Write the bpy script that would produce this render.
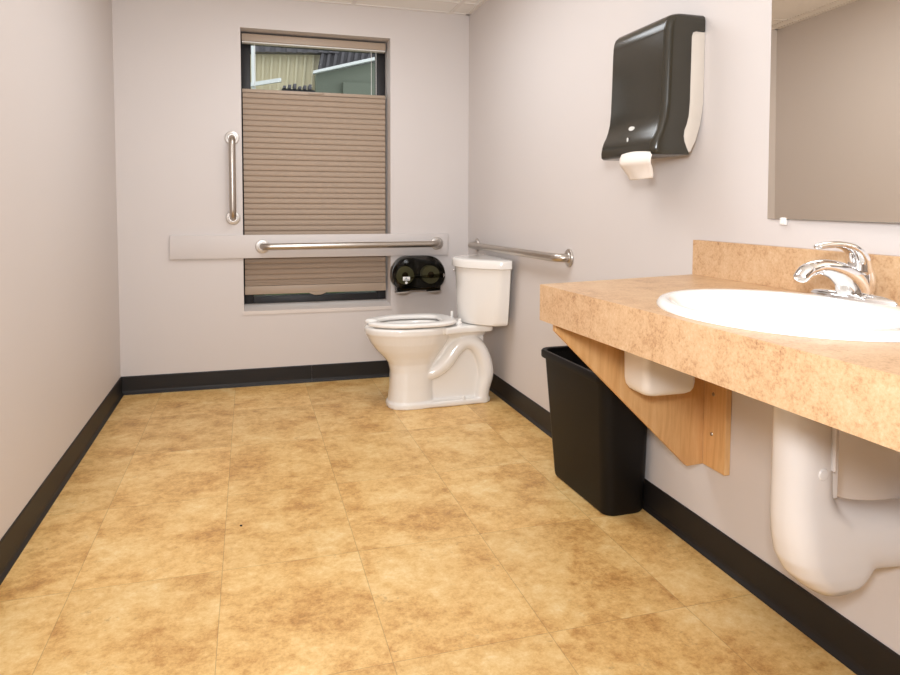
import bpy, bmesh, math, random
from mathutils import Vector, Matrix, Quaternion
PI = math.pi
for o in list(bpy.data.objects):
    bpy.data.objects.remove(o)
S = bpy.context.scene
COL = S.collection

# ------------------------------------------------------------------ camera
CAM_H = 1.085
cd = bpy.data.cameras.new('camera'); cam = bpy.data.objects.new('camera', cd); COL.objects.link(cam)
cd.sensor_fit = 'HORIZONTAL'; cd.sensor_width = 36.0
cd.lens = 699.236 / 900 * 36
cd.shift_x = -(463.273 - 450) / 900
cd.shift_y = (244.04 - 337.5) / 900
cd.clip_start = 0.02
yaw, pitch, roll = 0.2977, 0.0569, 0.0044
Fw = Vector((math.sin(yaw), math.cos(yaw), 0)); Rt = Vector((math.cos(yaw), -math.sin(yaw), 0)); Up = Vector((0, 0, 1))
F2 = Fw * math.cos(pitch) - Up * math.sin(pitch); U2 = Up * math.cos(pitch) + Fw * math.sin(pitch)
R3 = Rt * math.cos(roll) + U2 * math.sin(roll); U3 = -Rt * math.sin(roll) + U2 * math.cos(roll)
M = Matrix((R3, U3, -F2)).transposed().to_4x4(); M.translation = (0, 0, CAM_H)
cam.matrix_world = M
S.camera = cam

# ------------------------------------------------------------------ world, lights, exposure
S.view_settings.view_transform = 'Standard'; S.view_settings.look = 'None'
S.view_settings.gamma = 1.0; S.view_settings.use_curve_mapping = False
S.view_settings.exposure = 0.0
w = bpy.data.worlds.new('world'); S.world = w; w.use_nodes = True
bg = w.node_tree.nodes['Background']; bg.inputs[0].default_value = (0.93, 0.96, 1.0, 1); bg.inputs[1].default_value = 1.5

def area(name, loc, target, sx, sy, power, col, spread=PI):
    l = bpy.data.lights.new(name, 'AREA'); l.shape = 'RECTANGLE'; l.size = sx; l.size_y = sy; l.energy = power; l.color = col
    l.spread = spread
    o = bpy.data.objects.new(name, l); COL.objects.link(o); o.location = loc
    d = Vector(target) - Vector(loc); o.rotation_euler = d.to_track_quat('-Z', 'Y').to_euler()
    return o
LIGHT = (0.955, 1.0, 1.045)
area('ceiling_fill_light', (0.38, 2.95, 2.262), (0.38, 2.95, 0), 0.6, 1.2, 18, LIGHT)  # unseen fill below the ceiling, added to brighten the back of the room
area('bounce_fill_light', (0.15, 0.2, 1.55), (0.35, 1.7, 2.28), 0.3, 0.3, 13, LIGHT)  # unseen uplight, added to brighten the ceiling and give soft fill
area('camera_flash', (-0.18, -0.15, 1.36), (0.60, 2.8, 1.0), 0.20, 0.20, 37, LIGHT)

# ------------------------------------------------------------------ materials
def srgb(r, g, b):
    f = lambda c: (c / 255 / 12.92) if c / 255 <= 0.04045 else ((c / 255 + 0.055) / 1.055) ** 2.4
    return (f(r), f(g), f(b), 1)
def mat(name, col, rough=0.5, metal=0.0, **kw):
    m = bpy.data.materials.new(name); m.use_nodes = True
    b = m.node_tree.nodes['Principled BSDF']
    b.inputs['Base Color'].default_value = col if len(col) == 4 else (*col, 1)
    b.inputs['Roughness'].default_value = rough; b.inputs['Metallic'].default_value = metal
    for k, v in kw.items():
        b.inputs[k.replace('_', ' ')].default_value = v
    return m
def nd(m, t, **props):
    n = m.node_tree.nodes.new(t)
    for k, v in props.items(): setattr(n, k, v)
    return n
def lk(m, a, b): m.node_tree.links.new(a, b)
def noise(m, scale, detail=4, rough=0.6, vec=None, dist=0.0):
    n = nd(m, 'ShaderNodeTexNoise'); n.inputs['Scale'].default_value = scale; n.inputs['Detail'].default_value = detail
    n.inputs['Roughness'].default_value = rough; n.inputs['Distortion'].default_value = dist
    if vec is not None: lk(m, vec, n.inputs['Vector'])
    return n
def ramp(m, fac, stops):
    r = nd(m, 'ShaderNodeValToRGB'); e = r.color_ramp.elements
    while len(e) < len(stops): e.new(0.5)
    for el, (p, c) in zip(e, stops): el.position = p; el.color = c
    lk(m, fac, r.inputs[0]); return r
def mix(m, fac, a, b, mode='MIX'):
    n = nd(m, 'ShaderNodeMix', data_type='RGBA', blend_type=mode)
    for s, v in ((n.inputs[0], fac), (n.inputs[6], a), (n.inputs[7], b)):
        if hasattr(v, 'is_linked') or hasattr(v, 'links'): lk(m, v, s)
        else: s.default_value = v
    return n.outputs[2]
def math_(m, op, a, b=None, c=None):
    n = nd(m, 'ShaderNodeMath', operation=op)
    for i, v in enumerate((a, b, c)):
        if v is None: continue
        if hasattr(v, 'links'): lk(m, v, n.inputs[i])
        else: n.inputs[i].default_value = v
    return n.outputs[0]
def bsdf(m): return m.node_tree.nodes['Principled BSDF']
def objco(m): return nd(m, 'ShaderNodeTexCoord').outputs['Object']
def bump(m, h, strength, dist=0.002):
    b = nd(m, 'ShaderNodeBump'); b.inputs['Strength'].default_value = strength; b.inputs['Distance'].default_value = dist
    lk(m, h, b.inputs['Height']); lk(m, b.outputs[0], bsdf(m).inputs['Normal'])

def wall_mat(name, col):
    m = mat(name, col, 0.55); c = objco(m)
    n = noise(m, 1.3, 3, 0.5, c)
    dk = tuple(x * 0.965 for x in col[:3]) + (1,)
    lk(m, mix(m, n.outputs[0], dk, col), bsdf(m).inputs['Base Color'])
    bump(m, noise(m, 220, 2, 0.5, c).outputs[0], 0.12, 0.001)
    return m
M_wall = wall_mat('wall paint', srgb(215, 207, 203))
M_plank = wall_mat('painted board', srgb(216, 208, 204))
M_ceil = mat('ceiling tile', srgb(240, 236, 231), 0.9)
bump(M_ceil, noise(M_ceil, 180, 4, 0.7, objco(M_ceil)).outputs[0], 0.4, 0.002)
M_grid = mat('ceiling grid paint', srgb(232, 226, 220), 0.5)
M_sill = mat('sill paint', srgb(220, 210, 203), 0.4)
M_base = mat('black vinyl', srgb(30, 26, 24), 0.5, Specular_IOR_Level=0.35)
M_bronze = mat('dark bronze aluminium', srgb(40, 38, 39), 0.45, 0.3)

# floor: stone-look vinyl tiles
M_floor = mat('stone look vinyl tile', srgb(205, 165, 105), 0.42); m = M_floor
co = objco(m); sx = nd(m, 'ShaderNodeSeparateXYZ'); lk(m, co, sx.inputs[0])
TX, TY, OX, OY = 0.4015, 0.5545, -0.0875, 1.575
u = math_(m, 'DIVIDE', math_(m, 'SUBTRACT', sx.outputs[0], OX), TX)
v = math_(m, 'DIVIDE', math_(m, 'SUBTRACT', sx.outputs[1], OY), TY)
cell = nd(m, 'ShaderNodeCombineXYZ'); lk(m, math_(m, 'FLOOR', u), cell.inputs[0]); lk(m, math_(m, 'FLOOR', v), cell.inputs[1])
wn = nd(m, 'ShaderNodeTexWhiteNoise'); lk(m, cell.outputs[0], wn.inputs[0])
vm = nd(m, 'ShaderNodeVectorMath', operation='MULTIPLY_ADD'); lk(m, wn.outputs['Color'], vm.inputs[0]); vm.inputs[1].default_value = (9, 9, 9); lk(m, co, vm.inputs[2])
vc = vm.outputs[0]
n1 = noise(m, 4.5, 9, 0.72, vc, 0.15); n2 = noise(m, 30, 9, 0.82, vc, 0.0); n3 = noise(m, 130, 4, 0.7, vc)
s = math_(m, 'ADD', math_(m, 'MULTIPLY', n1.outputs[0], 0.50), math_(m, 'ADD', math_(m, 'MULTIPLY', n2.outputs[0], 0.38), math_(m, 'MULTIPLY', n3.outputs[0], 0.12)))
r1 = ramp(m, s, [(0.36, srgb(156, 110, 57)), (0.44, srgb(200, 151, 86)), (0.51, srgb(225, 183, 116)), (0.58, srgb(236, 202, 141)), (0.66, srgb(243, 219, 172))])
n4 = noise(m, 11, 8, 0.8, vc, 0.1)
spk = ramp(m, n4.outputs[0], [(0.55, (0, 0, 0, 1)), (0.68, (1, 1, 1, 1))])
n5 = noise(m, 75, 3, 0.7, vc)
sp2 = ramp(m, n5.outputs[0], [(0.50, (0, 0, 0, 1)), (0.62, (1, 1, 1, 1))])
c1 = mix(m, math_(m, 'MULTIPLY', math_(m, 'MULTIPLY', spk.outputs[0], sp2.outputs[0]), 0.6), r1.outputs[0], srgb(146, 104, 62))
tv = ramp(m, wn.outputs[0], [(0, (0.94, 0.94, 0.94, 1)), (1, (1.03, 1.03, 1.03, 1))])
c1 = mix(m, 1.0, c1, tv.outputs[0], 'MULTIPLY')
fu = math_(m, 'ABSOLUTE', math_(m, 'SUBTRACT', math_(m, 'FRACT', math_(m, 'ADD', u, 0.5)), 0.5))
fv = math_(m, 'ABSOLUTE', math_(m, 'SUBTRACT', math_(m, 'FRACT', math_(m, 'ADD', v, 0.5)), 0.5))
su = math_(m, 'LESS_THAN', math_(m, 'MULTIPLY', fu, TX), 0.0011); sv = math_(m, 'LESS_THAN', math_(m, 'MULTIPLY', fv, TY), 0.0010)
seam = math_(m, 'MAXIMUM', su, sv)
c1 = mix(m, math_(m, 'MULTIPLY', seam, 0.40), c1, srgb(120, 88, 52))
lk(m, c1, bsdf(m).inputs['Base Color'])
bump(m, math_(m, 'SUBTRACT', math_(m, 'MULTIPLY', n2.outputs[0], 0.25), seam), 0.15, 0.002)

# counter laminate
M_lam = mat('granite look laminate', srgb(222, 184, 138), 0.38); m = M_lam; co = objco(m)
a = noise(m, 34, 7, 0.8, co, 0.3); b_ = noise(m, 170, 4, 0.75, co); c_ = noise(m, 7, 3, 0.6, co)
s = math_(m, 'ADD', math_(m, 'MULTIPLY', a.outputs[0], 0.4), math_(m, 'ADD', math_(m, 'MULTIPLY', b_.outputs[0], 0.4), math_(m, 'MULTIPLY', c_.outputs[0], 0.2)))
r1 = ramp(m, s, [(0.34, srgb(128, 86, 56)), (0.41, srgb(178, 136, 98)), (0.49, srgb(203, 165, 125)), (0.57, srgb(212, 178, 140)), (0.67, srgb(220, 194, 162))])
lk(m, r1.outputs[0], bsdf(m).inputs['Base Color'])

# plywood / maple
M_wood = mat('maple plywood', srgb(214, 158, 98), 0.45); m = M_wood; co = objco(m)
mp = nd(m, 'ShaderNodeMapping'); lk(m, co, mp.inputs[0]); mp.inputs['Scale'].default_value = (26, 26, 3.0)
g = noise(m, 1.6, 6, 0.6, mp.outputs[0], 1.2)
r1 = ramp(m, g.outputs[0], [(0.3, srgb(206, 156, 100)), (0.5, srgb(219, 172, 116)), (0.7, srgb(227, 184, 130))])
lk(m, r1.outputs[0], bsdf(m).inputs['Base Color'])

M_porc = mat('white porcelain', srgb(240, 236, 231), 0.12, Coat_Weight=0.3)
M_seat = mat('white seat plastic', srgb(243, 239, 234), 0.22)
M_sink = mat('white vitreous china', srgb(244, 241, 237), 0.10, Coat_Weight=0.3)
M_shroud = mat('white pipe cover plastic', srgb(222, 215, 210), 0.2)
M_box = mat('white tub plastic', srgb(233, 224, 214), 0.4)
M_chrome = mat('polished chrome', (0.86, 0.86, 0.87), 0.06, 1.0)
M_steel = mat('brushed stainless steel', (0.50, 0.45, 0.40), 0.33, 1.0); m = M_steel
bump(m, noise(m, 400, 2, 0.5, objco(m)).outputs[0], 0.06, 0.0005)
M_flange = mat('satin steel flange', (0.58, 0.54, 0.50), 0.38, 1.0)
M_bin = mat('black bin plastic', srgb(15, 13, 12), 0.5, Specular_IOR_Level=0.22); bump(M_bin, noise(M_bin, 300, 2, 0.5, objco(M_bin)).outputs[0], 0.1, 0.0006)
M_disp = mat('smoky dark plastic', srgb(47, 43, 34), 0.22)
M_dbody = mat('light grey plastic', srgb(206, 196, 184), 0.5)
M_paper = mat('white paper', srgb(240, 232, 224), 0.9)
M_mark = mat('white mark', srgb(232, 230, 226), 0.4)
M_blue = mat('grey blue ink', srgb(88, 98, 112), 0.6)
M_dark = mat('dark recess', srgb(22, 20, 19), 0.6)
M_hous = mat('smoky black plastic', srgb(40, 37, 32), 0.3)
M_screw = mat('zinc screw', (0.45, 0.40, 0.34), 0.35, 1.0)
M_mirror = mat('mirror silvering', (0.90, 0.835, 0.74), 0.01, 1.0)
M_medge = mat('mirror ground edge', srgb(150, 150, 142), 0.3)
M_clip = mat('clear clip plastic', srgb(235, 232, 228), 0.2)
M_smoke = mat('smoky clear plastic', (0.3, 0.29, 0.22), 0.1); m = M_smoke
tr = nd(m, 'ShaderNodeBsdfTransparent'); tr.inputs[0].default_value = (0.29, 0.285, 0.21, 1)
gl = nd(m, 'ShaderNodeBsdfGlossy'); gl.inputs['Roughness'].default_value = 0.12
fr = nd(m, 'ShaderNodeFresnel'); fr.inputs[0].default_value = 1.4
mx = nd(m, 'ShaderNodeMixShader'); lk(m, fr.outputs[0], mx.inputs[0]); lk(m, tr.outputs[0], mx.inputs[1]); lk(m, gl.outputs[0], mx.inputs[2])
lk(m, mx.outputs[0], m.node_tree.nodes['Material Output'].inputs['Surface'])
M_glass = mat('window glass', (0.95, 0.98, 0.97), 0.0, 0.0, Transmission_Weight=1.0, IOR=1.02)
M_core = mat('brown card core', srgb(120, 92, 66), 0.9)
M_roll = mat('tissue paper', srgb(225, 220, 205), 0.95)
M_shade = mat('taupe pleated fabric', srgb(170, 150, 132), 0.85)
m = M_shade; wv = noise(m, 300, 2, 0.5, objco(m))
lk(m, mix(m, wv.outputs[0], srgb(164, 144, 126), srgb(178, 158, 140)), bsdf(m).inputs['Base Color'])
M_rail = mat('taupe shade rail', srgb(174, 154, 135), 0.45)
M_white = mat('white plastic trim', srgb(232, 230, 226), 0.4)
M_beige_metal = mat('beige metal siding', srgb(216, 205, 173), 0.5)
M_grey_metal = mat('grey metal roofing', srgb(92, 88, 92), 0.5)
M_greenwall = mat('grey green wall', srgb(112, 118, 104), 0.7)
M_fascia = mat('white fascia', srgb(225, 228, 226), 0.5)
M_grass = mat('lawn green', srgb(70, 92, 48), 0.9)
M_grass.node_tree.nodes  # plain lawn strip far outside

# ------------------------------------------------------------------ mesh helpers
def link_mesh(name, bm, material, parent=None, smooth=True, angle=35):
    bmesh.ops.recalc_face_normals(bm, faces=bm.faces)
    me = bpy.data.meshes.new(name); bm.to_mesh(me); bm.free()
    me.materials.append(material)
    if smooth:
        me.polygons.foreach_set('use_smooth', [True] * len(me.polygons))
        me.set_sharp_from_angle(angle=math.radians(angle))
    o = bpy.data.objects.new(name, me); COL.objects.link(o)
    if parent is not None:
        o.parent = parent
        o.matrix_parent_inverse = Matrix.Translation(-Vector(parent.location))
    return o
def thing(name, loc, label, cat, group=None, kind=None):
    o = bpy.data.objects.new(name, None); COL.objects.link(o); o.location = loc; o.empty_display_size = 0.05
    return tag(o, label, cat, group, kind)
def tag(o, label=None, cat=None, group=None, kind=None):
    if label: o['label'] = label
    if cat: o['category'] = cat
    if group: o['group'] = group
    if kind: o['kind'] = kind
    return o
def box(bm, x0, x1, y0, y1, z0, z1, bev=0.0, seg=2):
    t = bmesh.new(); bmesh.ops.create_cube(t, size=1)
    for vv in t.verts:
        vv.co = Vector(((x0 + x1) / 2 + vv.co.x * (x1 - x0), (y0 + y1) / 2 + vv.co.y * (y1 - y0), (z0 + z1) / 2 + vv.co.z * (z1 - z0)))
    if bev: bmesh.ops.bevel(t, geom=t.edges[:], offset=bev, segments=seg, affect='EDGES', profile=0.5)
    merge(bm, t)
def merge(bm, t, mx=None):
    me = bpy.data.meshes.new('tmp')
    if mx is not None: t.transform(mx)
    t.to_mesh(me); t.free(); bm.from_mesh(me); bpy.data.meshes.remove(me)
def loft(bm, rings, cap0=True, cap1=True, closed=True):
    vs = [[bm.verts.new(q) for q in r] for r in rings]
    n = len(rings[0])
    for i in range(len(vs) - 1):
        for j in range(n if closed else n - 1):
            k = (j + 1) % n
            bm.faces.new((vs[i][j], vs[i][k], vs[i + 1][k], vs[i + 1][j]))
    if cap0: bm.faces.new(vs[0][::-1])
    if cap1: bm.faces.new(vs[-1])
    return vs
def catmull(pts, n=6):
    pts = [tuple(q) for q in pts]; P = [pts[0]] + pts + [pts[-1]]; out = []
    for i in range(1, len(P) - 2):
        for k in range(n):
            t = k / n
            out.append(tuple(0.5 * (2 * b + (c - a) * t + (2 * a - 5 * b + 4 * c - d) * t * t + (3 * b - a - 3 * c + d) * t ** 3)
                             for a, b, c, d in zip(P[i - 1], P[i], P[i + 1], P[i + 2])))
    out.append(pts[-1]); return out
def sweep(bm, pts, radii, up=(0, 0, 1), seg=16, n=6, roundcap=True, e=2.0):
    """tube along pts; radii = list of (across, along-up) half sizes"""
    data = catmull([(*q, *((r, r) if not isinstance(r, tuple) else r)) for q, r in zip(pts, radii)], n) if n > 1 else [(*q, *((r, r) if not isinstance(r, tuple) else r)) for q, r in zip(pts, radii)]
    P = [Vector(d[:3]) for d in data]; R = [d[3:] for d in data]
    T = [(P[min(i + 1, len(P) - 1)] - P[max(i - 1, 0)]).normalized() for i in range(len(P))]
    upv = Vector(up); rings = []
    def ring(p, t, r):
        a = t.cross(upv)
        if a.length < 1e-4: a = t.cross(Vector((1, 0, 0)))
        a.normalize(); b = a.cross(t).normalized(); o = []
        for k in range(seg):
            th = 2 * PI * k / seg; c, s_ = math.cos(th), math.sin(th)
            if e != 2.0:
                c = math.copysign(abs(c) ** (2 / e), c); s_ = math.copysign(abs(s_) ** (2 / e), s_)
            o.append(p + a * r[0] * c + b * r[1] * s_)
        return o
    if roundcap:
        for q in (0.0, 0.35, 0.65, 0.88):
            f = math.sqrt(max(1e-4, 1 - (1 - q) ** 2)); rr = min(R[0]); rings.append(ring(P[0] - T[0] * rr * (1 - q), T[0], (R[0][0] * max(f, .05), R[0][1] * max(f, .05))))
    for p, t, r in zip(P, T, R): rings.append(ring(p, t, r))
    if roundcap:
        for q in (0.88, 0.65, 0.35, 0.0):
            f = math.sqrt(max(1e-4, 1 - (1 - q) ** 2)); rr = min(R[-1]); rings.append(ring(P[-1] + T[-1] * rr * (1 - q), T[-1], (R[-1][0] * max(f, .05), R[-1][1] * max(f, .05))))
    loft(bm, rings)
def cyl(bm, p0, p1, r0, r1=None, seg=24, bev=0.0):
    p0, p1 = Vector(p0), Vector(p1); r1 = r0 if r1 is None else r1
    t = bmesh.new(); d = p1 - p0
    bmesh.ops.create_cone(t, cap_ends=True, segments=seg, radius1=r0, radius2=r1, depth=d.length)
    if bev:
        bmesh.ops.bevel(t, geom=[ed for ed in t.edges if len([f for f in ed.link_faces if len(f.verts) > 4]) == 1], offset=bev, segments=2, affect='EDGES', profile=0.5)
    mx = Matrix.Translation((p0 + p1) / 2) @ d.to_track_quat('Z', 'Y').to_matrix().to_4x4()
    merge(bm, t, mx)
def prism(bm, poly, axis, a0, a1, bev=0.0, seg=2):
    """extrude a 2D polygon along axis (0:x 1:y 2:z); poly in the remaining two axes in order"""
    def P(q, a): return {0: (a, q[0], q[1]), 1: (q[0], a, q[1]), 2: (q[0], q[1], a)}[axis]
    t = bmesh.new(); loft(t, [[P(q, a0) for q in poly], [P(q, a1) for q in poly]])
    bmesh.ops.recalc_face_normals(t, faces=t.faces)
    if bev: bmesh.ops.bevel(t, geom=t.edges[:], offset=bev, segments=seg, affect='EDGES', profile=0.5)
    merge(bm, t)
def rrect(x0, x1, y0, y1, r, z, n=6):
    o = []
    for cx, cy, a0 in ((x1 - r, y1 - r, 0), (x0 + r, y1 - r, PI / 2), (x0 + r, y0 + r, PI), (x1 - r, y0 + r, 1.5 * PI)):
        for k in range(n + 1):
            a = a0 + PI / 2 * k / n; o.append((cx + r * math.cos(a), cy + r * math.sin(a), z))
    return o
def sell(cx, cy, a, b, z, n=48, e=2.0, ab=None):
    """superellipse ring; ab = half length on the +x side"""
    o = []
    for k in range(n):
        t = 2 * PI * k / n; c, s_ = math.cos(t), math.sin(t)
        aa = ab if (ab and c > 0) else a
        o.append((cx + aa * math.copysign(abs(c) ** (2 / e), c), cy + b * math.copysign(abs(s_) ** (2 / e), s_), z))
    return o
def remesh(o, voxel, smooth_it=6):
    md = o.modifiers.new('r', 'REMESH'); md.mode = 'VOXEL'; md.voxel_size = voxel
    sm = o.modifiers.new('s', 'SMOOTH'); sm.factor = 0.5; sm.iterations = smooth_it
    dg = bpy.context.evaluated_depsgraph_get(); dg.update()
    me = bpy.data.meshes.new_from_object(o.evaluated_get(dg)); old = o.data
    o.modifiers.clear(); o.data = me; bpy.data.meshes.remove(old)
    me.polygons.foreach_set('use_smooth', [True] * len(me.polygons))
    return o

# ------------------------------------------------------------------ room
XR, XL, YB, YF, ZC = 1.35, -0.7024, 4.295, -1.3, 2.2823
WX0, WX1, WZ0, WZ1, REV = -0.0335, 0.8440, 0.4448, 2.0985, 0.26
bm = bmesh.new(); box(bm, XL - 0.15, XR + 0.15, YF - 0.15, YB + 0.28, -0.1, 0); tag(link_mesh('floor', bm, M_floor, smooth=False), kind='structure')
bm = bmesh.new(); box(bm, XL - 0.15, XR + 0.15, YF - 0.15, YB + 0.28, ZC, ZC + 0.1)
ceil = tag(link_mesh('ceiling', bm, M_ceil, smooth=False), kind='structure')
bm = bmesh.new()   # T-bar grid and wall angle of the suspended ceiling
for gx in (0.615, 1.2245): box(bm, gx - 0.012, gx + 0.012, YF, YB, ZC - 0.004, ZC + 0.002)
for gx in (0.005, -0.605): box(bm, gx - 0.012, gx + 0.012, YF, YB, ZC - 0.004, ZC + 0.002)
for gy in (4.06, 2.84, 1.62, 0.40, -0.82): box(bm, XL, XR, gy - 0.012, gy + 0.012, ZC - 0.0035, ZC + 0.002)
box(bm, XL, XL + 0.024, YF, YB, ZC - 0.005, ZC + 0.002); box(bm, XR - 0.024, XR, YF, YB, ZC - 0.005, ZC + 0.002)
box(bm, XL, XR, YB - 0.024, YB, ZC - 0.005, ZC + 0.002); box(bm, XL, XR, YF, YF + 0.024, ZC - 0.005, ZC + 0.002)
link_mesh('ceiling_grid', bm, M_grid, ceil, smooth=False)
for nm, a in (('wall_left', (XL - 0.15, XL, YF - 0.15, YB + 0.28)), ('wall_right', (XR, XR + 0.15, YF - 0.15, YB + 0.28)), ('wall_front', (XL, XR, YF - 0.15, YF))):
    bm = bmesh.new(); box(bm, *a, 0, ZC); tag(link_mesh(nm, bm, M_wall, smooth=False), kind='structure')
bm = bmesh.new(); yb2 = YB + REV
box(bm, XL, WX0, YB, yb2, 0, ZC); box(bm, WX1, XR, YB, yb2, 0, ZC); box(bm, WX0, WX1, YB, yb2, 0, WZ0); box(bm, WX0, WX1, YB, yb2, WZ1, ZC)
tag(link_mesh('wall_back', bm, M_wall, smooth=False), kind='structure')
# cove base: profile (distance from wall, height)
prof = [(0, 0), (0.016, 0), (0.015, 0.004), (0.008, 0.012), (0.0055, 0.022), (0.005, 0.098), (0.003, 0.104), (0, 0.104)]
for nm, rings in (('baseboard_left', [[(XL + d, yy, z) for d, z in prof] for yy in (YF, YB)]),
                  ('baseboard_right', [[(XR - d, yy, z) for d, z in prof] for yy in (YF, YB)]),
                  ('baseboard_back', [[(xx, YB - d, z) for d, z in prof] for xx in (XL, 0.355)])):
    bm = bmesh.new(); loft(bm, rings)
    if nm == 'baseboard_back': loft(bm, [[(xx, YB - d, z) for d, z in prof] for xx in (0.3558, XR)])
    tag(link_mesh(nm, bm, M_base, smooth=False), kind='structure')

# window
win = thing('window_1', ((WX0 + WX1) / 2, YB + 0.2, WZ0), None, None, kind='structure')
yf0, yf1 = YB + 0.17, YB + 0.24
bm = bmesh.new(); fw = 0.055
box(bm, WX0, WX0 + fw, yf0, yf1, WZ0, WZ1, 0.003); box(bm, WX1 - fw, WX1, yf0, yf1, WZ0, WZ1, 0.003)
box(bm, WX0 + fw, WX1 - fw, yf0, yf1, WZ0, WZ0 + 0.066, 0.003); box(bm, WX0 + fw, WX1 - fw, yf0, yf1, WZ1 - 0.05, WZ1, 0.003)
link_mesh('window_frame', bm, M_bronze, win)
bm = bmesh.new(); box(bm, WX0 + fw, WX1 - fw, YB + 0.20, YB + 0.206, WZ0 + 0.066, WZ1 - 0.05); link_mesh('pane', bm, M_glass, win, smooth=False)
bm = bmesh.new()
prism(bm, [(YB - 0.006, WZ0 - 0.018), (YB - 0.006, WZ0 + 0.002), (YB + 0.0, WZ0 + 0.004), (yf0, WZ0 + 0.024), (yf0, WZ0 - 0.0), (YB, WZ0 - 0.0), (YB, WZ0 - 0.018)], 0, WX0 - 0.004, WX1 + 0.006)
link_mesh('window_sill', bm, M_sill, win, smooth=False)

# ------------------------------------------------------------------ outside the window
nb = thing('metal_building', (0.6, 8.0, 0), 'beige and grey ribbed metal building seen outside through the open strip of window', 'building')
def ribbed(name, mt, top, bot, y, dep, pitch, wid, back=0.12):
    """ribbed metal sheet between two sloping edges top/bot = ((x0,z0),(x1,z1)); ribs run from bottom to top edge"""
    bm = bmesh.new()
    prism(bm, [bot[0], bot[1], top[1], top[0]], 1, y, y + back)
    n = int(max(abs(bot[1][0] - bot[0][0]), abs(top[1][0] - top[0][0])) / pitch)
    for i in range(n + 1):
        f = i / n; g = min(1, f + wid / max(1e-6, abs(top[1][0] - top[0][0])))
        L = lambda e_, q: (e_[0][0] + (e_[1][0] - e_[0][0]) * q, e_[0][1] + (e_[1][1] - e_[0][1]) * q)
        if g > f + 1e-4: prism(bm, [L(bot, f), L(bot, g), L(top, g), L(top, f)], 1, y - dep, y + 0.001)
    return link_mesh(name, bm, mt, nb, smooth=False)
ribbed('siding', M_beige_metal, ((-0.9, 2.62), (0.88, 2.82)), ((-0.9, 0.0), (0.62, 0.0)), 8.0, 0.03, 0.085, 0.022)
ribbed('eave', M_grey_metal, ((-1.6, 3.08), (0.97, 3.20)), ((-1.6, 2.60), (0.97, 2.735)), 7.85, 0.03, 0.11, 0.05, 0.10)
ribbed('grey_siding', M_grey_metal, ((0.90, 3.4), (3.2, 3.6)), ((0.74, 2.50), (3.2, 3.10)), 7.9, 0.04, 0.075, 0.03)
bm = bmesh.new(); prism(bm, [(0.665, 2.445), (1.9, 2.785), (1.9, 2.825), (0.665, 2.475)], 1, 7.55, 7.62, 0.004); link_mesh('fascia_beam', bm, M_fascia, nb, smooth=False)
bm = bmesh.new(); prism(bm, [(0.70, 0), (3.0, 0), (3.0, 3.05), (0.70, 2.46)], 1, 7.65, 7.8); box(bm, 0.98, 1.9, 7.58, 7.65, 0, 2.38); link_mesh('low_wall', bm, M_greenwall, nb, smooth=False)
bm = bmesh.new(); box(bm, 0.045, 0.085, 7.6, 7.64, 0, 2.72); link_mesh('downpipe', bm, M_fascia, nb, smooth=False)
bm = bmesh.new(); prism(bm, [(-0.9, 2.08), (0.34, 2.345), (0.34, 2.385), (-0.9, 2.12)], 1, 7.56, 7.60); link_mesh('handrail', bm, M_fascia, nb, smooth=False)
bm = bmesh.new(); random.seed(11)
for i in range(26):
    t = bmesh.new(); bmesh.ops.create_icosphere(t, subdivisions=2, radius=random.uniform(0.10, 0.17))
    for v_ in t.verts: v_.co *= random.uniform(0.82, 1.18)
    merge(bm, t, Matrix.Translation((random.uniform(-0.75, 0.75), random.uniform(6.75, 7.05), random.uniform(0.1, 0.42))))
tag(link_mesh('hedge', bm, M_grass, smooth=False), 'low green hedge outside, glimpsed through the slot under the shade', 'hedge')
hv = thing('outdoor_unit', (0.5, 7.3, 0), 'dark grey boxy unit outside the window below the beige siding', 'outdoor unit')
bm = bmesh.new(); box(bm, 0.33, 0.66, 7.3, 7.5, 0, 2.235, 0.01); link_mesh('cabinet', bm, M_bronze, hv)
bm = bmesh.new()
for i in range(6): box(bm, 0.345 + i * 0.05, 0.375 + i * 0.05, 7.28, 7.45, 2.235, 2.262 + 0.012 * (i % 3), 0.003)
link_mesh('vent_fins', bm, M_grey_metal, hv)
bm = bmesh.new(); box(bm, -6, 8, YB + 0.3, 14, -0.12, -0.02); tag(link_mesh('ground', bm, M_grass, smooth=False), kind='structure')

# ------------------------------------------------------------------ pleated shade
sh = thing('window_shade', (0.403, YB + 0.12, 2.06), 'taupe pleated top-down bottom-up shade hanging in the window recess', 'window shade')
SX0, SX1 = WX0 + 0.006, WX1 - 0.012
bm = bmesh.new(); box(bm, SX0, SX1, YB + 0.085, YB + 0.145, 2.042, 2.086, 0.004); link_mesh('headrail', bm, M_rail, sh)
bm = bmesh.new(); box(bm, SX0 + 0.002, SX1 - 0.002, YB + 0.088, YB + 0.142, 2.034, 2.041, 0.001); link_mesh('headrail_trim', bm, M_white, sh)
ztop, zbot = 1.752, 0.586
bm = bmesh.new(); box(bm, SX0, SX1, YB + 0.094, YB + 0.132, ztop - 0.008, ztop + 0.012, 0.003)
box(bm, 0.36, 0.45, YB + 0.086, YB + 0.096, ztop - 0.002, ztop + 0.010, 0.003); link_mesh('middle_rail', bm, M_rail, sh)
npl = 35; ph = (ztop - 0.008 - zbot) / npl; rings = []
random.seed(3)
front, back = [], []
for i in range(npl):
    z0 = ztop - 0.008 - i * ph
    jit = random.uniform(-0.001, 0.001)
    for f, d in ((0.0, 0.105), (0.10, 0.1005), (0.35, 0.0975), (0.6, 0.0955), (0.85, 0.0965), (0.95, 0.100)):
        front.append((YB + d + jit, z0 - f * ph))
front.append((YB + 0.105, zbot)); back = [(YB + 0.128, zbot), (YB + 0.128, ztop - 0.008)]
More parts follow.
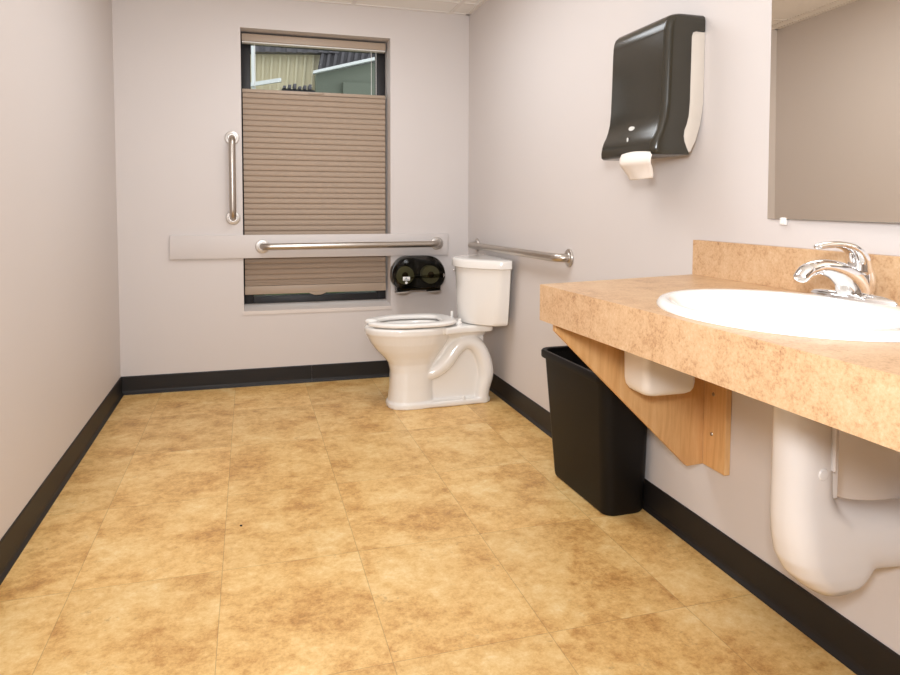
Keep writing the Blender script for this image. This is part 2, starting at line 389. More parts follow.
bm = bmesh.new(); loft(bm, [[(x, y, z) for y, z in front + back] for x in (SX0 + 0.002, SX1 - 0.002)]); link_mesh('pleated_fabric', bm, M_shade, sh, angle=50)
bm = bmesh.new()     # gathered pleats above the rail
for i in range(3): box(bm, SX0 + 0.002, SX1 - 0.002, YB + 0.091, YB + 0.12, 0.606 - i * 0.009, 0.614 - i * 0.009, 0.003)
link_mesh('gathered_pleats', bm, M_shade, sh)
bm = bmesh.new(); box(bm, SX0, SX1, YB + 0.092, YB + 0.132, 0.533, 0.586, 0.005)
prism(bm, [(0.345, 0.537), (0.365, 0.527), (0.385, 0.521), (0.42, 0.521), (0.44, 0.527), (0.46, 0.537)], 1, YB + 0.085, YB + 0.10, 0.002)
link_mesh('bottom_rail', bm, M_rail, sh)
for cx in (0.045, 0.745, 0.775):
    bm = bmesh.new(); cyl(bm, (cx, YB + 0.112, ztop), (cx, YB + 0.112, 2.036), 0.0016, seg=8); link_mesh('lift_cord', bm, M_white, sh)

# ------------------------------------------------------------------ backing board and grab bars
bm = bmesh.new(); box(bm, -0.431, 1.209, YB - 0.018, YB, 0.763, 0.8996, 0.002)
tag(link_mesh('backing_board', bm, M_plank), 'long painted backing board fixed across the wall and window behind a grab bar', 'board')
def grab_bar(p0, p1, n, label, loc):
    """p0,p1: flange centres on the wall; n: direction out of the wall"""
    p0, p1, n = Vector(p0), Vector(p1), Vector(n); off = 0.055; u = (p1 - p0).normalized()
    t = thing('grab_bar', loc, label, 'grab bar', 'stainless grab bars')
    bm = bmesh.new(); r = 0.019; bend = 0.045; pts = [p0 + n * 0.004]
    for c, d0, d1 in ((p0, n, u), (p1, -u, -n)):
        corner = c + n * off
        if d0 == n: a, b = -n, u
        else: a, b = -u, -n
        for k in range(7):
            th = PI / 2 * k / 6
            pts.append(corner + a * bend * (1 - math.sin(th)) + b * bend * (1 - math.cos(th)))
    pts.append(p1 + n * 0.004)
    P = pts; seg = 24; rings = []
    side = n.cross(u).normalized()
    for i, q in enumerate(P):
        tg = (P[min(i + 1, len(P) - 1)] - P[max(i - 1, 0)]).normalized(); b2 = side.cross(tg).normalized()
        rings.append([q + (side * math.cos(2 * PI * k / seg) + b2 * math.sin(2 * PI * k / seg)) * r for k in range(seg)])
    loft(bm, rings); link_mesh('rail', bm, M_steel, t)
    for c in (p0, p1):
        bm = bmesh.new(); cyl(bm, c + n * 0.0005, c + n * 0.010, 0.041, 0.039, 40, 0.003); cyl(bm, c + n * 0.009, c + n * 0.013, 0.026, 0.022, 32)
        link_mesh('flange', bm, M_flange, t)
    return t
grab_bar((0.075, YB - 0.018, 0.832), (1.136, YB - 0.018, 0.837), (0, -1, 0), 'long horizontal stainless grab bar on the painted board across the window', (0.6, YB - 0.018, 0.834))
grab_bar((-0.087, YB, 1.000), (-0.087, YB, 1.462), (0, -1, 0), 'short vertical stainless grab bar on the wall left of the window', (-0.087, YB, 1.0))
grab_bar((XR, 4.10, 0.835), (XR, 2.80, 0.851), (-1, 0, 0), 'horizontal stainless grab bar on the right wall beside the toilet tank', (XR, 3.48, 0.844))

# ------------------------------------------------------------------ toilet
TY0 = 3.665
to = thing('toilet', (0.97, TY0, 0), 'white two-piece floor-mounted toilet with open-front seat in the corner', 'toilet')
bm = bmesh.new(); rings = []
for z, cx, a, ab, b, e in ((0.0, 0.82, 0.125, 0.14, 0.118, 2.6), (0.025, 0.82, 0.123, 0.14, 0.116, 2.6), (0.032, 0.82, 0.114, 0.13, 0.108, 2.6), (0.10, 0.822, 0.108, 0.125, 0.102, 2.6),
                           (0.19, 0.825, 0.108, 0.125, 0.102, 2.5), (0.235, 0.825, 0.118, 0.13, 0.108, 2.4), (0.27, 0.825, 0.145, 0.15, 0.122, 2.3), (0.31, 0.825, 0.185, 0.18, 0.145, 2.2),
                           (0.35, 0.825, 0.215, 0.205, 0.163, 2.2), (0.385, 0.825, 0.232, 0.22, 0.174, 2.2), (0.397, 0.825, 0.238, 0.225, 0.178, 2.2), (0.402, 0.825, 0.244, 0.23, 0.182, 2.2),
                           (0.430, 0.825, 0.245, 0.23, 0.183, 2.2), (0.438, 0.825, 0.238, 0.222, 0.176, 2.2),
                           (0.438, 0.825, 0.178, 0.16, 0.120, 2.1), (0.40, 0.825, 0.172, 0.155, 0.115, 2.1), (0.33, 0.83, 0.14, 0.12, 0.09, 2.0), (0.27, 0.84, 0.09, 0.08, 0.06, 2.0), (0.25, 0.84, 0.03, 0.03, 0.02, 2.0)):
    rings.append(sell(cx, TY0, a, b, z, 56, e, ab))
loft(bm, rings)
# rear deck under the tank
prism(bm, [(0.98, TY0 - 0.165), (1.10, TY0 - 0.135), (1.245, TY0 - 0.125), (1.262, TY0 - 0.11), (1.262, TY0 + 0.11), (1.245, TY0 + 0.125), (1.10, TY0 + 0.135), (0.98, TY0 + 0.165)], 2, 0.397, 0.436, 0.008, 2)
loft(bm, [sell(1.06, TY0, 0.13, 0.055, 0.27, 40, 2.6, 0.16), sell(1.07, TY0, 0.15, 0.07, 0.36, 40, 3, 0.17), sell(1.08, TY0, 0.16, 0.115, 0.40, 40, 3, 0.18)])
# recessed web and foot plate behind the pedestal
box(bm, 0.86, 1.225, TY0 - 0.062, TY0 + 0.062, 0.0, 0.36)
prism(bm, [(0.80, TY0 - 0.118), (1.05, TY0 - 0.112), (1.235, TY0 - 0.10), (1.262, TY0 - 0.075), (1.262, TY0 + 0.075), (1.235, TY0 + 0.10), (1.05, TY0 + 0.112), (0.80, TY0 + 0.118)], 2, 0.0, 0.030, 0.006, 2)
for sgn in (-1, 1):
    yy = TY0 + sgn * 0.066
    sweep(bm, [(0.90, TY0 + sgn * 0.055, 0.170), (0.955, TY0 + sgn * 0.062, 0.188), (1.01, yy, 0.232), (1.06, yy, 0.298), (1.115, yy, 0.338), (1.175, yy, 0.322), (1.218, yy, 0.255), (1.238, yy, 0.165), (1.222, yy, 0.08), (1.215, yy, 0.02)],
          [0.034, 0.037, 0.040, 0.040, 0.040, 0.041, 0.042, 0.042, 0.038, 0.036], up=(0, 1, 0), seg=18)
o = link_mesh('bowl', bm, M_porc, to); remesh(o, 0.005, 5)
# tank: D-shaped plan, bulging front
def tank_ring(z, half, dep, end, xb=1.318, n=28, r=0.03):
    pts = []
    for k in range(n + 1):
        s_ = -1 + 2 * k / n
        bul = (1 - abs(s_) ** 2.3)
        pts.append((xb - end - (dep - end) * bul, TY0 + half * s_, z))
    back = [(xb - 0.012, TY0 + half, z), (xb, TY0 + half - 0.02, z), (xb, TY0 - half + 0.02, z), (xb - 0.012, TY0 - half, z)]
    return pts + back
bm = bmesh.new()
loft(bm, [tank_ring(0.437, 0.195, 0.195, 0.075), tank_ring(0.444, 0.212, 0.209, 0.075), tank_ring(0.46, 0.218, 0.214, 0.07), tank_ring(0.56, 0.234, 0.220, 0.066), tank_ring(0.68, 0.248, 0.224, 0.062), tank_ring(0.746, 0.255, 0.231, 0.06)])
link_mesh('tank', bm, M_porc, to, angle=50)
bm = bmesh.new()
loft(bm, [tank_ring(0.744, 0.264, 0.238, 0.062), tank_ring(0.748, 0.272, 0.246, 0.065), tank_ring(0.780, 0.273, 0.247, 0.066), tank_ring(0.789, 0.270, 0.243, 0.064), tank_ring(0.792, 0.260, 0.233, 0.056), tank_ring(0.7935, 0.22, 0.19, 0.04)])
link_mesh('tank_lid', bm, M_porc, to, angle=50)
# flush lever on the far end of the tank front
bm = bmesh.new(); cyl(bm, (1.215, TY0 + 0.205, 0.722), (1.175, TY0 + 0.222, 0.722), 0.012, seg=20, bev=0.002)
sweep(bm, [(1.168, TY0 + 0.226, 0.722), (1.150, TY0 + 0.21, 0.716), (1.125, TY0 + 0.18, 0.706)], [0.006, 0.006, 0.007]); link_mesh('flush_lever', bm, M_chrome, to)
# open-front seat
pts, rad = [], []
N = 44; gap = 0.28
for k in range(N + 1):
    th = PI + gap + (2 * PI - 2 * gap) * k / N
    c, s_ = math.cos(th), math.sin(th)
    A, Bq, e = (0.212, 0.149, 2.0) if c < 0 else (0.205, 0.146, 3.4)
    x = 0.825 + A * math.copysign(abs(c) ** (2 / e), c); y = TY0 + Bq * math.copysign(abs(s_) ** (2 / e), s_)
    pts.append((x, y, 0.4545)); rad.append((0.034 + 0.006 * max(0, c), 0.0125))
bm = bmesh.new(); sweep(bm, pts, rad, seg=20, n=1, e=2.8); link_mesh('seat', bm, M_seat, to)
for sgn in (-1, 1):
    bm = bmesh.new(); cyl(bm, (1.078, TY0 + sgn * 0.075, 0.435), (1.078, TY0 + sgn * 0.075, 0.452), 0.018, seg=20, bev=0.003)
    cyl(bm, (1.083, TY0 + sgn * 0.075, 0.445), (1.083, TY0 + sgn * 0.075, 0.487 if sgn > 0 else 0.468), 0.008, seg=16, bev=0.003); link_mesh('seat_hinge', bm, M_seat, to)
for sgn in (-1, 1):
    bm = bmesh.new(); sweep(bm, [(1.10, TY0 + sgn * 0.092, 0.028), (1.10, TY0 + sgn * 0.092, 0.038)], [0.014, 0.010], up=(1, 0, 0), n=1, seg=16); link_mesh('bolt_cap', bm, M_porc, to)

# ------------------------------------------------------------------ toilet paper dispenser and rolls
tp = thing('toilet_paper_dispenser', (1.0, YB, 0.545), 'smoky black double toilet paper dispenser on back wall beside the toilet', 'dispenser')
def dshape(x0, x1, z0, z1, n=10):
    o = [(x0 + 0.03, z0), (x1 - 0.03, z0)]
    for cx, cz, a0, rx, rz in ((x1 - 0.09, z0 + 0.09, -PI / 2 + 0.75, 0.09, 0.09), (x1 - 0.11, z1 - 0.11, 0, 0.11, 0.11), (x0 + 0.11, z1 - 0.11, PI / 2, 0.11, 0.11), (x0 + 0.09, z0 + 0.09, PI, 0.09, 0.09)):
        aa = (PI / 2 - 0.75) if cz < z0 + 0.1 else PI / 2
        for k in range(n + 1):
            a = a0 + aa * k / n; o.append((cx + rx * math.cos(a), cz + rz * math.sin(a)))
    return o
TX0, TX1, TZ0, TZ1 = 0.836, 1.170, 0.548, 0.764
def dring(y, ins): return [(x, y, z) for x, z in dshape(TX0 + ins, TX1 - ins, TZ0 + ins, TZ1 - ins)]
bm = bmesh.new(); loft(bm, [dring(YB - 0.001, 0.004), dring(YB - 0.02, 0.0), dring(YB - 0.085, 0.0), dring(YB - 0.09, 0.010), dring(YB - 0.03, 0.012), dring(YB - 0.012, 0.012)])
link_mesh('housing', bm, M_hous, tp, angle=45)
bm = bmesh.new(); loft(bm, [dring(YB - 0.086, 0.002), dring(YB - 0.115, 0.004), dring(YB - 0.130, 0.010), dring(YB - 0.138, 0.022)], False, True); link_mesh('clear_cover', bm, M_smoke, tp, angle=25)
for cx in (0.895, 1.095):
    bm = bmesh.new(); prism(bm, [(cx - 0.045, 0.545), (cx + 0.045, 0.552), (cx + 0.045, 0.546), (cx + 0.02, 0.534), (cx - 0.02, 0.534)], 1, YB - 0.125, YB - 0.06, 0.002); link_mesh('tear_bar', bm, M_flange, tp)
bm = bmesh.new(); box(bm, 0.892, 0.936, YB - 0.1400, YB - 0.1378, 0.618, 0.642, 0.0008); cyl(bm, (0.913, YB - 0.1378, 0.606), (0.913, YB - 0.1400, 0.606), 0.008, seg=16); link_mesh('printed_label', bm, M_mark, tp)
bm = bmesh.new(); box(bm, 0.904, 0.918, YB - 0.1410, YB - 0.1398, 0.628, 0.631); box(bm, 0.897, 0.931, YB - 0.1410, YB - 0.1398, 0.622, 0.6245); box(bm, 0.909, 0.914, YB - 0.1410, YB - 0.1398, 0.632, 0.638); link_mesh('label_print', bm, M_blue, tp)
for cx, lab in ((0.918, 'toilet paper roll at left inside the smoky dispenser, behind the white label'), (1.082, 'toilet paper roll at right inside the smoky dispenser, nearer the toilet tank')):
    t = thing('toilet_paper_roll', (cx, YB - 0.05, 0.645), lab, 'toilet paper', 'toilet paper rolls in the dispenser')
    bm = bmesh.new(); seg = 36; R0, R1 = 0.020, 0.056
    loft(bm, [[(cx + r * math.cos(2 * PI * k / seg), y, 0.645 + r * math.sin(2 * PI * k / seg)) for k in range(seg)] for r, y in ((R0, YB - 0.02), (R1, YB - 0.02), (R1, YB - 0.084), (R0, YB - 0.084))], False, False)
    link_mesh('paper', bm, M_roll, t)
    bm = bmesh.new(); loft(bm, [[(cx + r * math.cos(2 * PI * k / seg), y, 0.645 + r * math.sin(2 * PI * k / seg)) for k in range(seg)] for r, y in ((R0, YB - 0.0845), (R0 - 0.002, YB - 0.0845), (R0 - 0.002, YB - 0.02), (R0, YB - 0.02))], False, False); cyl(bm, (cx, YB - 0.02, 0.645), (cx, YB - 0.06, 0.645), R0 - 0.001, seg=24)
    link_mesh('core', bm, M_core, t)

# ------------------------------------------------------------------ paper towel dispenser
pd = thing('paper_towel_dispenser', (XR, 2.02, 1.25), 'large dark smoky paper towel dispenser high on right wall', 'dispenser')
bm = bmesh.new(); Y0, Y1 = 1.866, 2.213
def pring(z, xf, xb, fl=0.0, r=0.024): 
    o = []; r = min(r, (xb - xf) * 0.45); x0, x1, y0, y1 = xf, xb, Y0 - fl, Y1 + fl; rb = 0.006
    for cx, cy, a0, rr in ((x1 - rb, y1 - rb, 0, rb), (x0 + r, y1 - r, PI / 2, r), (x0 + r, y0 + r, PI, r), (x1 - rb, y0 + rb, 1.5 * PI, rb)):
        for k in range(9):
            a = a0 + PI / 2 * k / 8; o.append((cx + rr * math.cos(a), cy + rr * math.sin(a), z))
    return o
xw = XR - 0.001
loft(bm, [pring(1.669, 1.262, xw, -0.022, 0.02), pring(1.667, 1.244, xw, -0.010, 0.024), pring(1.661, 1.230, xw, -0.003, 0.026), pring(1.650, 1.221, xw), pring(1.635, 1.216, xw), pring(1.618, 1.214, xw), pring(1.617, 1.214, 1.318), pring(1.612, 1.214, 1.306), pring(1.600, 1.213, 1.302),
          pring(1.50, 1.211, 1.301), pring(1.40, 1.208, 1.300), pring(1.36, 1.204, 1.297), pring(1.335, 1.198, 1.291), pring(1.315, 1.191, 1.283, 0.0), pring(1.297, 1.182, 1.280, 0.001), pring(1.28, 1.176, 1.284, 0.0), pring(1.262, 1.173, 1.292, 0.0), pring(1.246, 1.174, 1.300, 0.0), pring(1.240, 1.181, 1.303, -0.002)])
link_mesh('cover', bm, M_disp, pd, angle=60)
bm = bmesh.new(); prism(bm, [(xw, 1.617), (xw, 1.40), (1.340, 1.335), (1.325, 1.285), (1.306, 1.248), (1.285, 1.25), (1.275, 1.30), (1.275, 1.617)], 1, Y0 + 0.004, Y1 - 0.004, 0.003); link_mesh('back_body', bm, M_dbody, pd)
def disc_on_front(name, yc, zc, ry, rz, mt, x0=1.19):
    bm = bmesh.new(); seg = 24
    loft(bm, [[(x, yc + ry * math.cos(2 * PI * k / seg), zc + rz * math.sin(2 * PI * k / seg) ) for k in range(seg)] for x in (x0 + 0.02, x0 - 0.003)]); return link_mesh(name, bm, mt, pd)
disc_on_front('emblem', 2.035, 1.333, 0.017, 0.007, M_mark, 1.198)
disc_on_front('sensor_window', 2.03, 1.292, 0.008, 0.012, M_dark, 1.184)
disc_on_front('indicator', 2.03, 1.296, 0.003, 0.007, M_mark, 1.1808)
# towel sheet curling out of the slot
bm = bmesh.new(); rows = []
prof = [(1.225, 1.258), (1.19, 1.256), (1.168, 1.246), (1.159, 1.232), (1.158, 1.215), (1.172, 1.198), (1.185, 1.180), (1.193, 1.166)]
prof = [q for q in catmull(prof, 3)]
npf = len(prof) - 1
for i, (x, z) in enumerate(prof):
    f = i / npf; y0 = 1.930 - 0.075 * min(1, 2.6 * f) + 0.03 * f + (0.035 * max(0, f - .55) / .45); y1 = 2.078 - 0.034 * min(1, f * 3); row = []
    for k in range(15):
        g = k / 14; row.append((x + 0.006 * math.sin(g * 5 + f * 3) * f + 0.012 * (1 - min(1, g * 6)) * f, y0 + (y1 - y0) * g, z + 0.006 * math.sin(g * PI) * (1 - f) + 0.008 * max(0, .25 - g) * f))
    rows.append(row)
vs = [[bm.verts.new(q) for q in r] for r in rows]
for i in range(len(vs) - 1):
    for j in range(14): bm.faces.new((vs[i][j], vs[i][j + 1], vs[i + 1][j + 1], vs[i + 1][j]))
o = link_mesh('paper_towel', bm, M_paper, angle=70); md = o.modifiers.new('thick', 'SOLIDIFY'); md.thickness = 0.0015
tag(o, 'white paper towel end hanging from the slot of the dark dispenser', 'paper towel')

# ------------------------------------------------------------------ mirror
th = math.radians(2.2)
mi = thing('mirror', (XR, 1.571, 1.049), 'frameless wall mirror above the sink counter', 'mirror')
MT = Matrix.Translation((XR - 0.001, 1.571, 0)) @ Matrix.Rotation(-th, 4, 'Z') @ Matrix.Translation((0, 0, 1.05)) @ Matrix.Rotation(math.radians(-0.55), 4, 'Y') @ Matrix.Translation((0, 0, -1.05))
bm = bmesh.new(); t = bmesh.new(); box(t, -0.0058, -0.0052, -0.83, -0.001, 1.050, 2.04); merge(bm, t, MT); link_mesh('silvered_glass', bm, M_mirror, mi, smooth=False)
bm = bmesh.new(); t = bmesh.new(); box(t, -0.0051, 0, -0.832, 0, 1.049, 2.041); merge(bm, t, MT); link_mesh('glass_edge', bm, M_medge, mi, smooth=False)
for yy in (-0.062, -0.60):
    bm = bmesh.new(); t = bmesh.new(); box(t, -0.010, 0.001, yy - 0.010, yy + 0.010, 1.034, 1.054, 0.003); cyl(t, (-0.010, yy, 1.041), (-0.0125, yy, 1.041), 0.004, seg=12); merge(bm, t, MT); link_mesh('clip', bm, M_clip, mi)

# ------------------------------------------------------------------ counter
ct = thing('vanity_counter', (1.06, 1.2, 0.77), 'tan speckled laminate vanity counter with deep front apron and backsplash', 'counter')
ZT, ZA = 0.870, 0.773
cfx = lambda y: 0.752 + (1.737 - y) * 0.034
SC = (1.030, 1.135); SA, SB = 0.235, 0.300     # sink rim half sizes
YN = 0.05
# top with an oval cut-out: quad strips between outer polygon and the hole
def outer_hit(ang):
    d = Vector((math.cos(ang), math.sin(ang))); c = Vector(SC); best = 9
    poly = [Vector((cfx(1.737), 1.737)), Vector((XR - 0.001, 1.872)), Vector((XR - 0.001, YN)), Vector((cfx(YN), YN))]
    for i in range(4):
        a, b = poly[i], poly[(i + 1) % 4]; e_ = b - a; den = d.x * e_.y - d.y * e_.x
        if abs(den) < 1e-9: continue
        t_ = ((a - c).x * e_.y - (a - c).y * e_.x) / den; u_ = ((a - c).x * d.y - (a - c).y * d.x) / den
        if t_ > 0 and -1e-6 <= u_ <= 1 + 1e-6: best = min(best, t_)
    return c + d * best
poly = [(cfx(1.737), 1.737), (XR - 0.001, 1.872), (XR - 0.001, YN), (cfx(YN), YN)]
angs = sorted([2 * PI * k / 72 for k in range(72)] + [math.atan2(y - SC[1], x - SC[0]) % (2 * PI) for x, y in poly])
bm = bmesh.new(); TH = 0.032
inn = []; out = []
for a in angs:
    dx, dy = math.cos(a), math.sin(a); rr = 1 / math.sqrt((dx / (SA - 0.02)) ** 2 + (dy / (SB - 0.02)) ** 2)
    inn.append((SC[0] + dx * rr, SC[1] + dy * rr)); q = outer_hit(a); out.append((q.x, q.y))
loft(bm, [[(x, y, ZT) for x, y in inn], [(x, y, ZT) for x, y in out], [(x, y, ZT - TH) for x, y in out], [(x, y, ZT - TH) for x, y in inn], [(x, y, ZT) for x, y in inn]], False, False)
bmesh.ops.remove_doubles(bm, verts=bm.verts[:], dist=1e-6)
link_mesh('countertop', bm, M_lam, ct, smooth=False)
bm = bmesh.new(); e_ = 0.0012
prism(bm, [(cfx(1.737) - e_, 1.737 + e_), (cfx(YN) - e_, YN), (cfx(YN) + 0.019, YN), (cfx(1.737) + 0.019, 1.737 + 0.006)], 2, ZA, ZT - 0.0008)
prism(bm, [(cfx(1.737) - e_, 1.737 + e_), (cfx(1.737) + 0.019, 1.737 - 0.012), (XR - 0.003, 1.855), (XR - 0.003, 1.872 + e_)], 2, ZA, ZT - 0.0008)
link_mesh('apron', bm, M_lam, ct, smooth=False)
bm = bmesh.new(); box(bm, XR - 0.024, XR - 0.0005, YN, 1.876, ZT - 0.0005, 0.977, 0.001, 1); link_mesh('backsplash', bm, M_lam, ct, smooth=False)

# wooden bracket
br = thing('counter_bracket', (1.2, 1.82, 0.285), 'triangular maple plywood bracket holding up the left end of counter', 'bracket')
bm = bmesh.new()
panel = [(0.777, 0.838), (0.777, 0.748), (1.267, 0.291), (1.345, 0.287), (1.345, 0.838)]
prism(bm, panel, 1, 0.0, 0.019, 0.001, 1)
for v_ in bm.verts: v_.co.y += 1.812 + (v_.co.x - 1.345) * 0.212     # runs parallel to the angled counter end
link_mesh('triangular_panel', bm, M_wood, br, smooth=False)
bm = bmesh.new(); box(bm, 1.330, 1.3495, 1.703, 1.808, 0.289, 0.838, 0.0012, 1); link_mesh('wall_cleat', bm, M_wood, br, smooth=False)
for zz, yy in ((0.517, 1.762), (0.394, 1.767), (0.70, 1.762)):
    bm = bmesh.new(); cyl(bm, (1.3305, yy, zz), (1.3282, yy, zz), 0.0065, 0.005, 16); box(bm, 1.3276, 1.3284, yy - 0.0045, yy + 0.0045, zz - 0.0008, zz + 0.0008); link_mesh('screw', bm, M_screw, br)

# white tub under the counter
bm = bmesh.new()
loft(bm, [rrect(0.988, 1.156, 1.592, 1.716, 0.018, 0.836), rrect(0.992, 1.154, 1.596, 1.716, 0.020, 0.608), rrect(0.994, 1.153, 1.598, 1.714, 0.022, 0.592), rrect(1.000, 1.149, 1.603, 1.709, 0.024, 0.581), rrect(1.010, 1.141, 1.612, 1.699, 0.024, 0.575), rrect(1.024, 1.131, 1.624, 1.686, 0.02, 0.573)])
tag(link_mesh('storage_tub', bm, M_box), 'white plastic tub tucked under the counter against the wooden bracket', 'tub')

# ------------------------------------------------------------------ sink
sk = thing('sink', (*SC, ZT), 'glossy white oval drop-in sink set in the counter', 'sink')
bm = bmesh.new(); z = ZT; bx = 1.005
rings = [sell(SC[0], SC[1], SA, SB, z + 0.0005, 72), sell(SC[0], SC[1], SA + 0.001, SB + 0.001, z + 0.006, 72), sell(SC[0], SC[1], SA - 0.006, SB - 0.006, z + 0.014, 72), sell(SC[0], SC[1], SA - 0.016, SB - 0.016, z + 0.016, 72)]
for f, zz in ((0.0, 0.015), (0.02, 0.011), (0.06, 0.001), (0.14, -0.03), (0.26, -0.07), (0.42, -0.11), (0.62, -0.135), (0.85, -0.147), (0.95, -0.150)):
    rings.append(sell(bx - 0.004 + 0.02 * f, SC[1], (0.183) * (1 - f), (SB - 0.045) * (1 - f), z + zz, 72))
# outside skin of the bowl
for f, zz in ((0.90, -0.162), (0.6, -0.150), (0.38, -0.122), (0.2, -0.08), (0.1, -0.04), (0.02, 0.0)):
    rings.append(sell(bx, SC[1], 0.200 * (1 - f), (SB - 0.028) * (1 - f), z + zz, 72))
rings.append(rings[0])
loft(bm, rings, False, False); bmesh.ops.remove_doubles(bm, verts=bm.verts[:], dist=1e-6); link_mesh('basin', bm, M_sink, sk, angle=60)
bm = bmesh.new(); cyl(bm, (bx + 0.015, SC[1], z - 0.152), (bx + 0.015, SC[1], z - 0.1445), 0.024, seg=28, bev=0.002); link_mesh('drain', bm, M_chrome, sk)

# ------------------------------------------------------------------ faucet
FY = 1.188; FX = 1.240; FZ = ZT + 0.0155
fa = thing('faucet', (FX, FY, FZ), 'polished chrome single-lever faucet on the back of the sink', 'faucet')
bm = bmesh.new()
def fring(s_, z):
    o = []
    for k in range(48):
        t_ = 2 * PI * k / 48; c, s2 = math.cos(t_), math.sin(t_)
        o.append((FX + 0.031 * s_ * math.copysign(abs(c) ** 1.0, c) * (1 - 0.45 * abs(s2) ** 3), FY + 0.114 * s_ * math.copysign(abs(s2) ** 1.25, s2), z))
    return o
loft(bm, [fring(1.0, FZ), fring(1.0, FZ + 0.004), fring(0.93, FZ + 0.009), fring(0.7, FZ + 0.014), fring(0.4, FZ + 0.016)]); link_mesh('base_plate', bm, M_chrome, fa, angle=60)
bm = bmesh.new()   # body flows into the spout
sweep(bm, [(FX + 0.012, FY, FZ + 0.004), (FX + 0.008, FY, FZ + 0.022), (FX - 0.010, FY, FZ + 0.043), (FX - 0.045, FY, FZ + 0.062), (FX - 0.085, FY, FZ + 0.070), (FX - 0.117, FY, FZ + 0.064), (FX - 0.134, FY, FZ + 0.050)],
      [(0.034, 0.036), (0.032, 0.036), (0.029, 0.030), (0.024, 0.021), (0.022, 0.016), (0.022, 0.014), (0.019, 0.012)], up=(0.3, 0, 1), seg=24)
sweep(bm, [(FX + 0.010, FY, FZ + 0.006), (FX - 0.012, FY, FZ + 0.02), (FX - 0.028, FY, FZ + 0.042), (FX - 0.038, FY, FZ + 0.052)], [(0.027, 0.026), (0.024, 0.022), (0.018, 0.012), (0.012, 0.006)], up=(1, 0, 0.2), seg=20)
link_mesh('spout', bm, M_chrome, fa, angle=60)
bm = bmesh.new(); sweep(bm, [(FX + 0.020, FY, FZ + 0.008), (FX + 0.026, FY, FZ + 0.038), (FX + 0.022, FY, FZ + 0.066)], [(0.030, 0.025), (0.031, 0.027), (0.026, 0.023)], up=(1, 0, 0), seg=24); link_mesh('body', bm, M_chrome, fa, angle=60)
bm = bmesh.new()
sweep(bm, [(FX + 0.022, FY, FZ + 0.058), (FX + 0.016, FY, FZ + 0.085), (FX - 0.002, FY, FZ + 0.106), (FX - 0.032, FY, FZ + 0.116), (FX - 0.065, FY, FZ + 0.117), (FX - 0.092, FY, FZ + 0.113)],
      [(0.028, 0.024), (0.026, 0.018), (0.022, 0.012), (0.018, 0.008), (0.015, 0.007), (0.012, 0.006)], up=(0.3, 0, 1), seg=24)
link_mesh('lever', bm, M_chrome, fa, angle=60)

# ------------------------------------------------------------------ pipe cover under the sink
pc = thing('pipe_cover', (1.1, 1.12, 0.29), 'white moulded plastic trap cover hanging under the sink', 'pipe cover')
bm = bmesh.new(); PY = 1.13
def xr(z, x0, x1, d): return rrect(x0, x1, PY - d, PY + d, min(0.05, d * 0.9), z, 6)
loft(bm, [xr(0.700, 1.012, 1.122, 0.048), xr(0.60, 1.012, 1.122, 0.050), xr(0.50, 1.012, 1.126, 0.052), xr(0.475, 1.013, 1.140, 0.054), xr(0.45, 1.014, 1.175, 0.056), xr(0.41, 1.019, 1.215, 0.058), xr(0.37, 1.028, 1.240, 0.058), xr(0.335, 1.048, 1.236, 0.055), xr(0.310, 1.076, 1.218, 0.05), xr(0.290, 1.106, 1.190, 0.035)])
sweep(bm, [(1.12, PY, 0.410), (1.20, PY - 0.002, 0.398), (1.28, PY - 0.004, 0.390), (1.346, PY - 0.006, 0.386)], [(0.058, 0.082), (0.058, 0.070), (0.058, 0.066), (0.058, 0.068)], seg=28, roundcap=False, n=4, e=2.3)
o = link_mesh('shell', bm, M_shroud, pc); remesh(o, 0.005, 12)
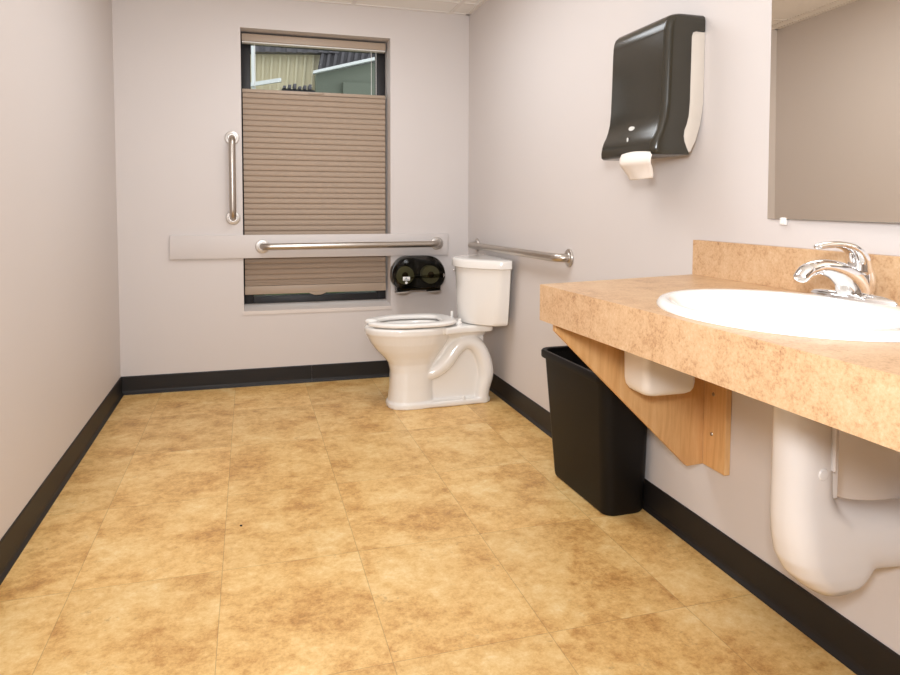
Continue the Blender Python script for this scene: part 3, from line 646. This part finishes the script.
bm = bmesh.new(); box(bm, 1.104, 1.130, PY - 0.032, PY - 0.024, 0.495, 0.702, 0.002); box(bm, 1.098, 1.102, PY - 0.054, PY - 0.040, 0.56, 0.702, 0.0015); link_mesh('seam_flange', bm, M_shroud, pc)
bm = bmesh.new(); cyl(bm, (1.074, PY - 0.048, 0.557), (1.074, PY - 0.0535, 0.557), 0.013, 0.011, 24, 0.001); link_mesh('snap_button', bm, M_shroud, pc)

# ------------------------------------------------------------------ waste bin
wb = thing('waste_bin', (1.229, 2.332, 0), 'black plastic waste bin standing on the floor under the counter end', 'bin')
MB = Matrix.Translation((1.229, 2.332, 0)) @ Matrix.Rotation(math.radians(1.5), 4, 'Z')
def br_(hx, hy, r, z): return [tuple(MB @ Vector(q)) for q in rrect(-hx + 0.018 * (1 - z / 0.5), hx + 0.020 * (1 - z / 0.5), -hy * 1.05, hy * 1.05, r, z, 7)]
bm = bmesh.new()
loft(bm, [br_(0.076, 0.200, 0.04, 0.0), br_(0.082, 0.206, 0.045, 0.008), br_(0.0835, 0.208, 0.045, 0.02), br_(0.099, 0.236, 0.045, 0.470), br_(0.0995, 0.2365, 0.045, 0.488), br_(0.0945, 0.2315, 0.043, 0.488), br_(0.094, 0.230, 0.043, 0.47), br_(0.080, 0.204, 0.042, 0.02), br_(0.066, 0.18, 0.04, 0.012)])
link_mesh('bucket', bm, M_bin, wb, angle=45)
bm = bmesh.new()
loft(bm, [br_(0.0996, 0.2366, 0.046, 0.480), br_(0.112, 0.248, 0.05, 0.478), br_(0.113, 0.2495, 0.05, 0.484), br_(0.1125, 0.249, 0.05, 0.503), br_(0.108, 0.245, 0.048, 0.508), br_(0.095, 0.232, 0.044, 0.506), br_(0.0945, 0.2315, 0.043, 0.486), br_(0.0996, 0.2366, 0.046, 0.480)], False, False)
bmesh.ops.remove_doubles(bm, verts=bm.verts[:], dist=1e-6)
link_mesh('rim', bm, M_bin, wb, angle=45)

# small dark speck on the floor
bm = bmesh.new(); cyl(bm, (-0.038, 2.414, 0.0), (-0.037, 2.414, 0.003), 0.005, 0.004, 7, 0.0008)
tag(link_mesh('crumb', bm, M_dark), 'tiny dark crumb lying alone on the open floor', 'crumb')
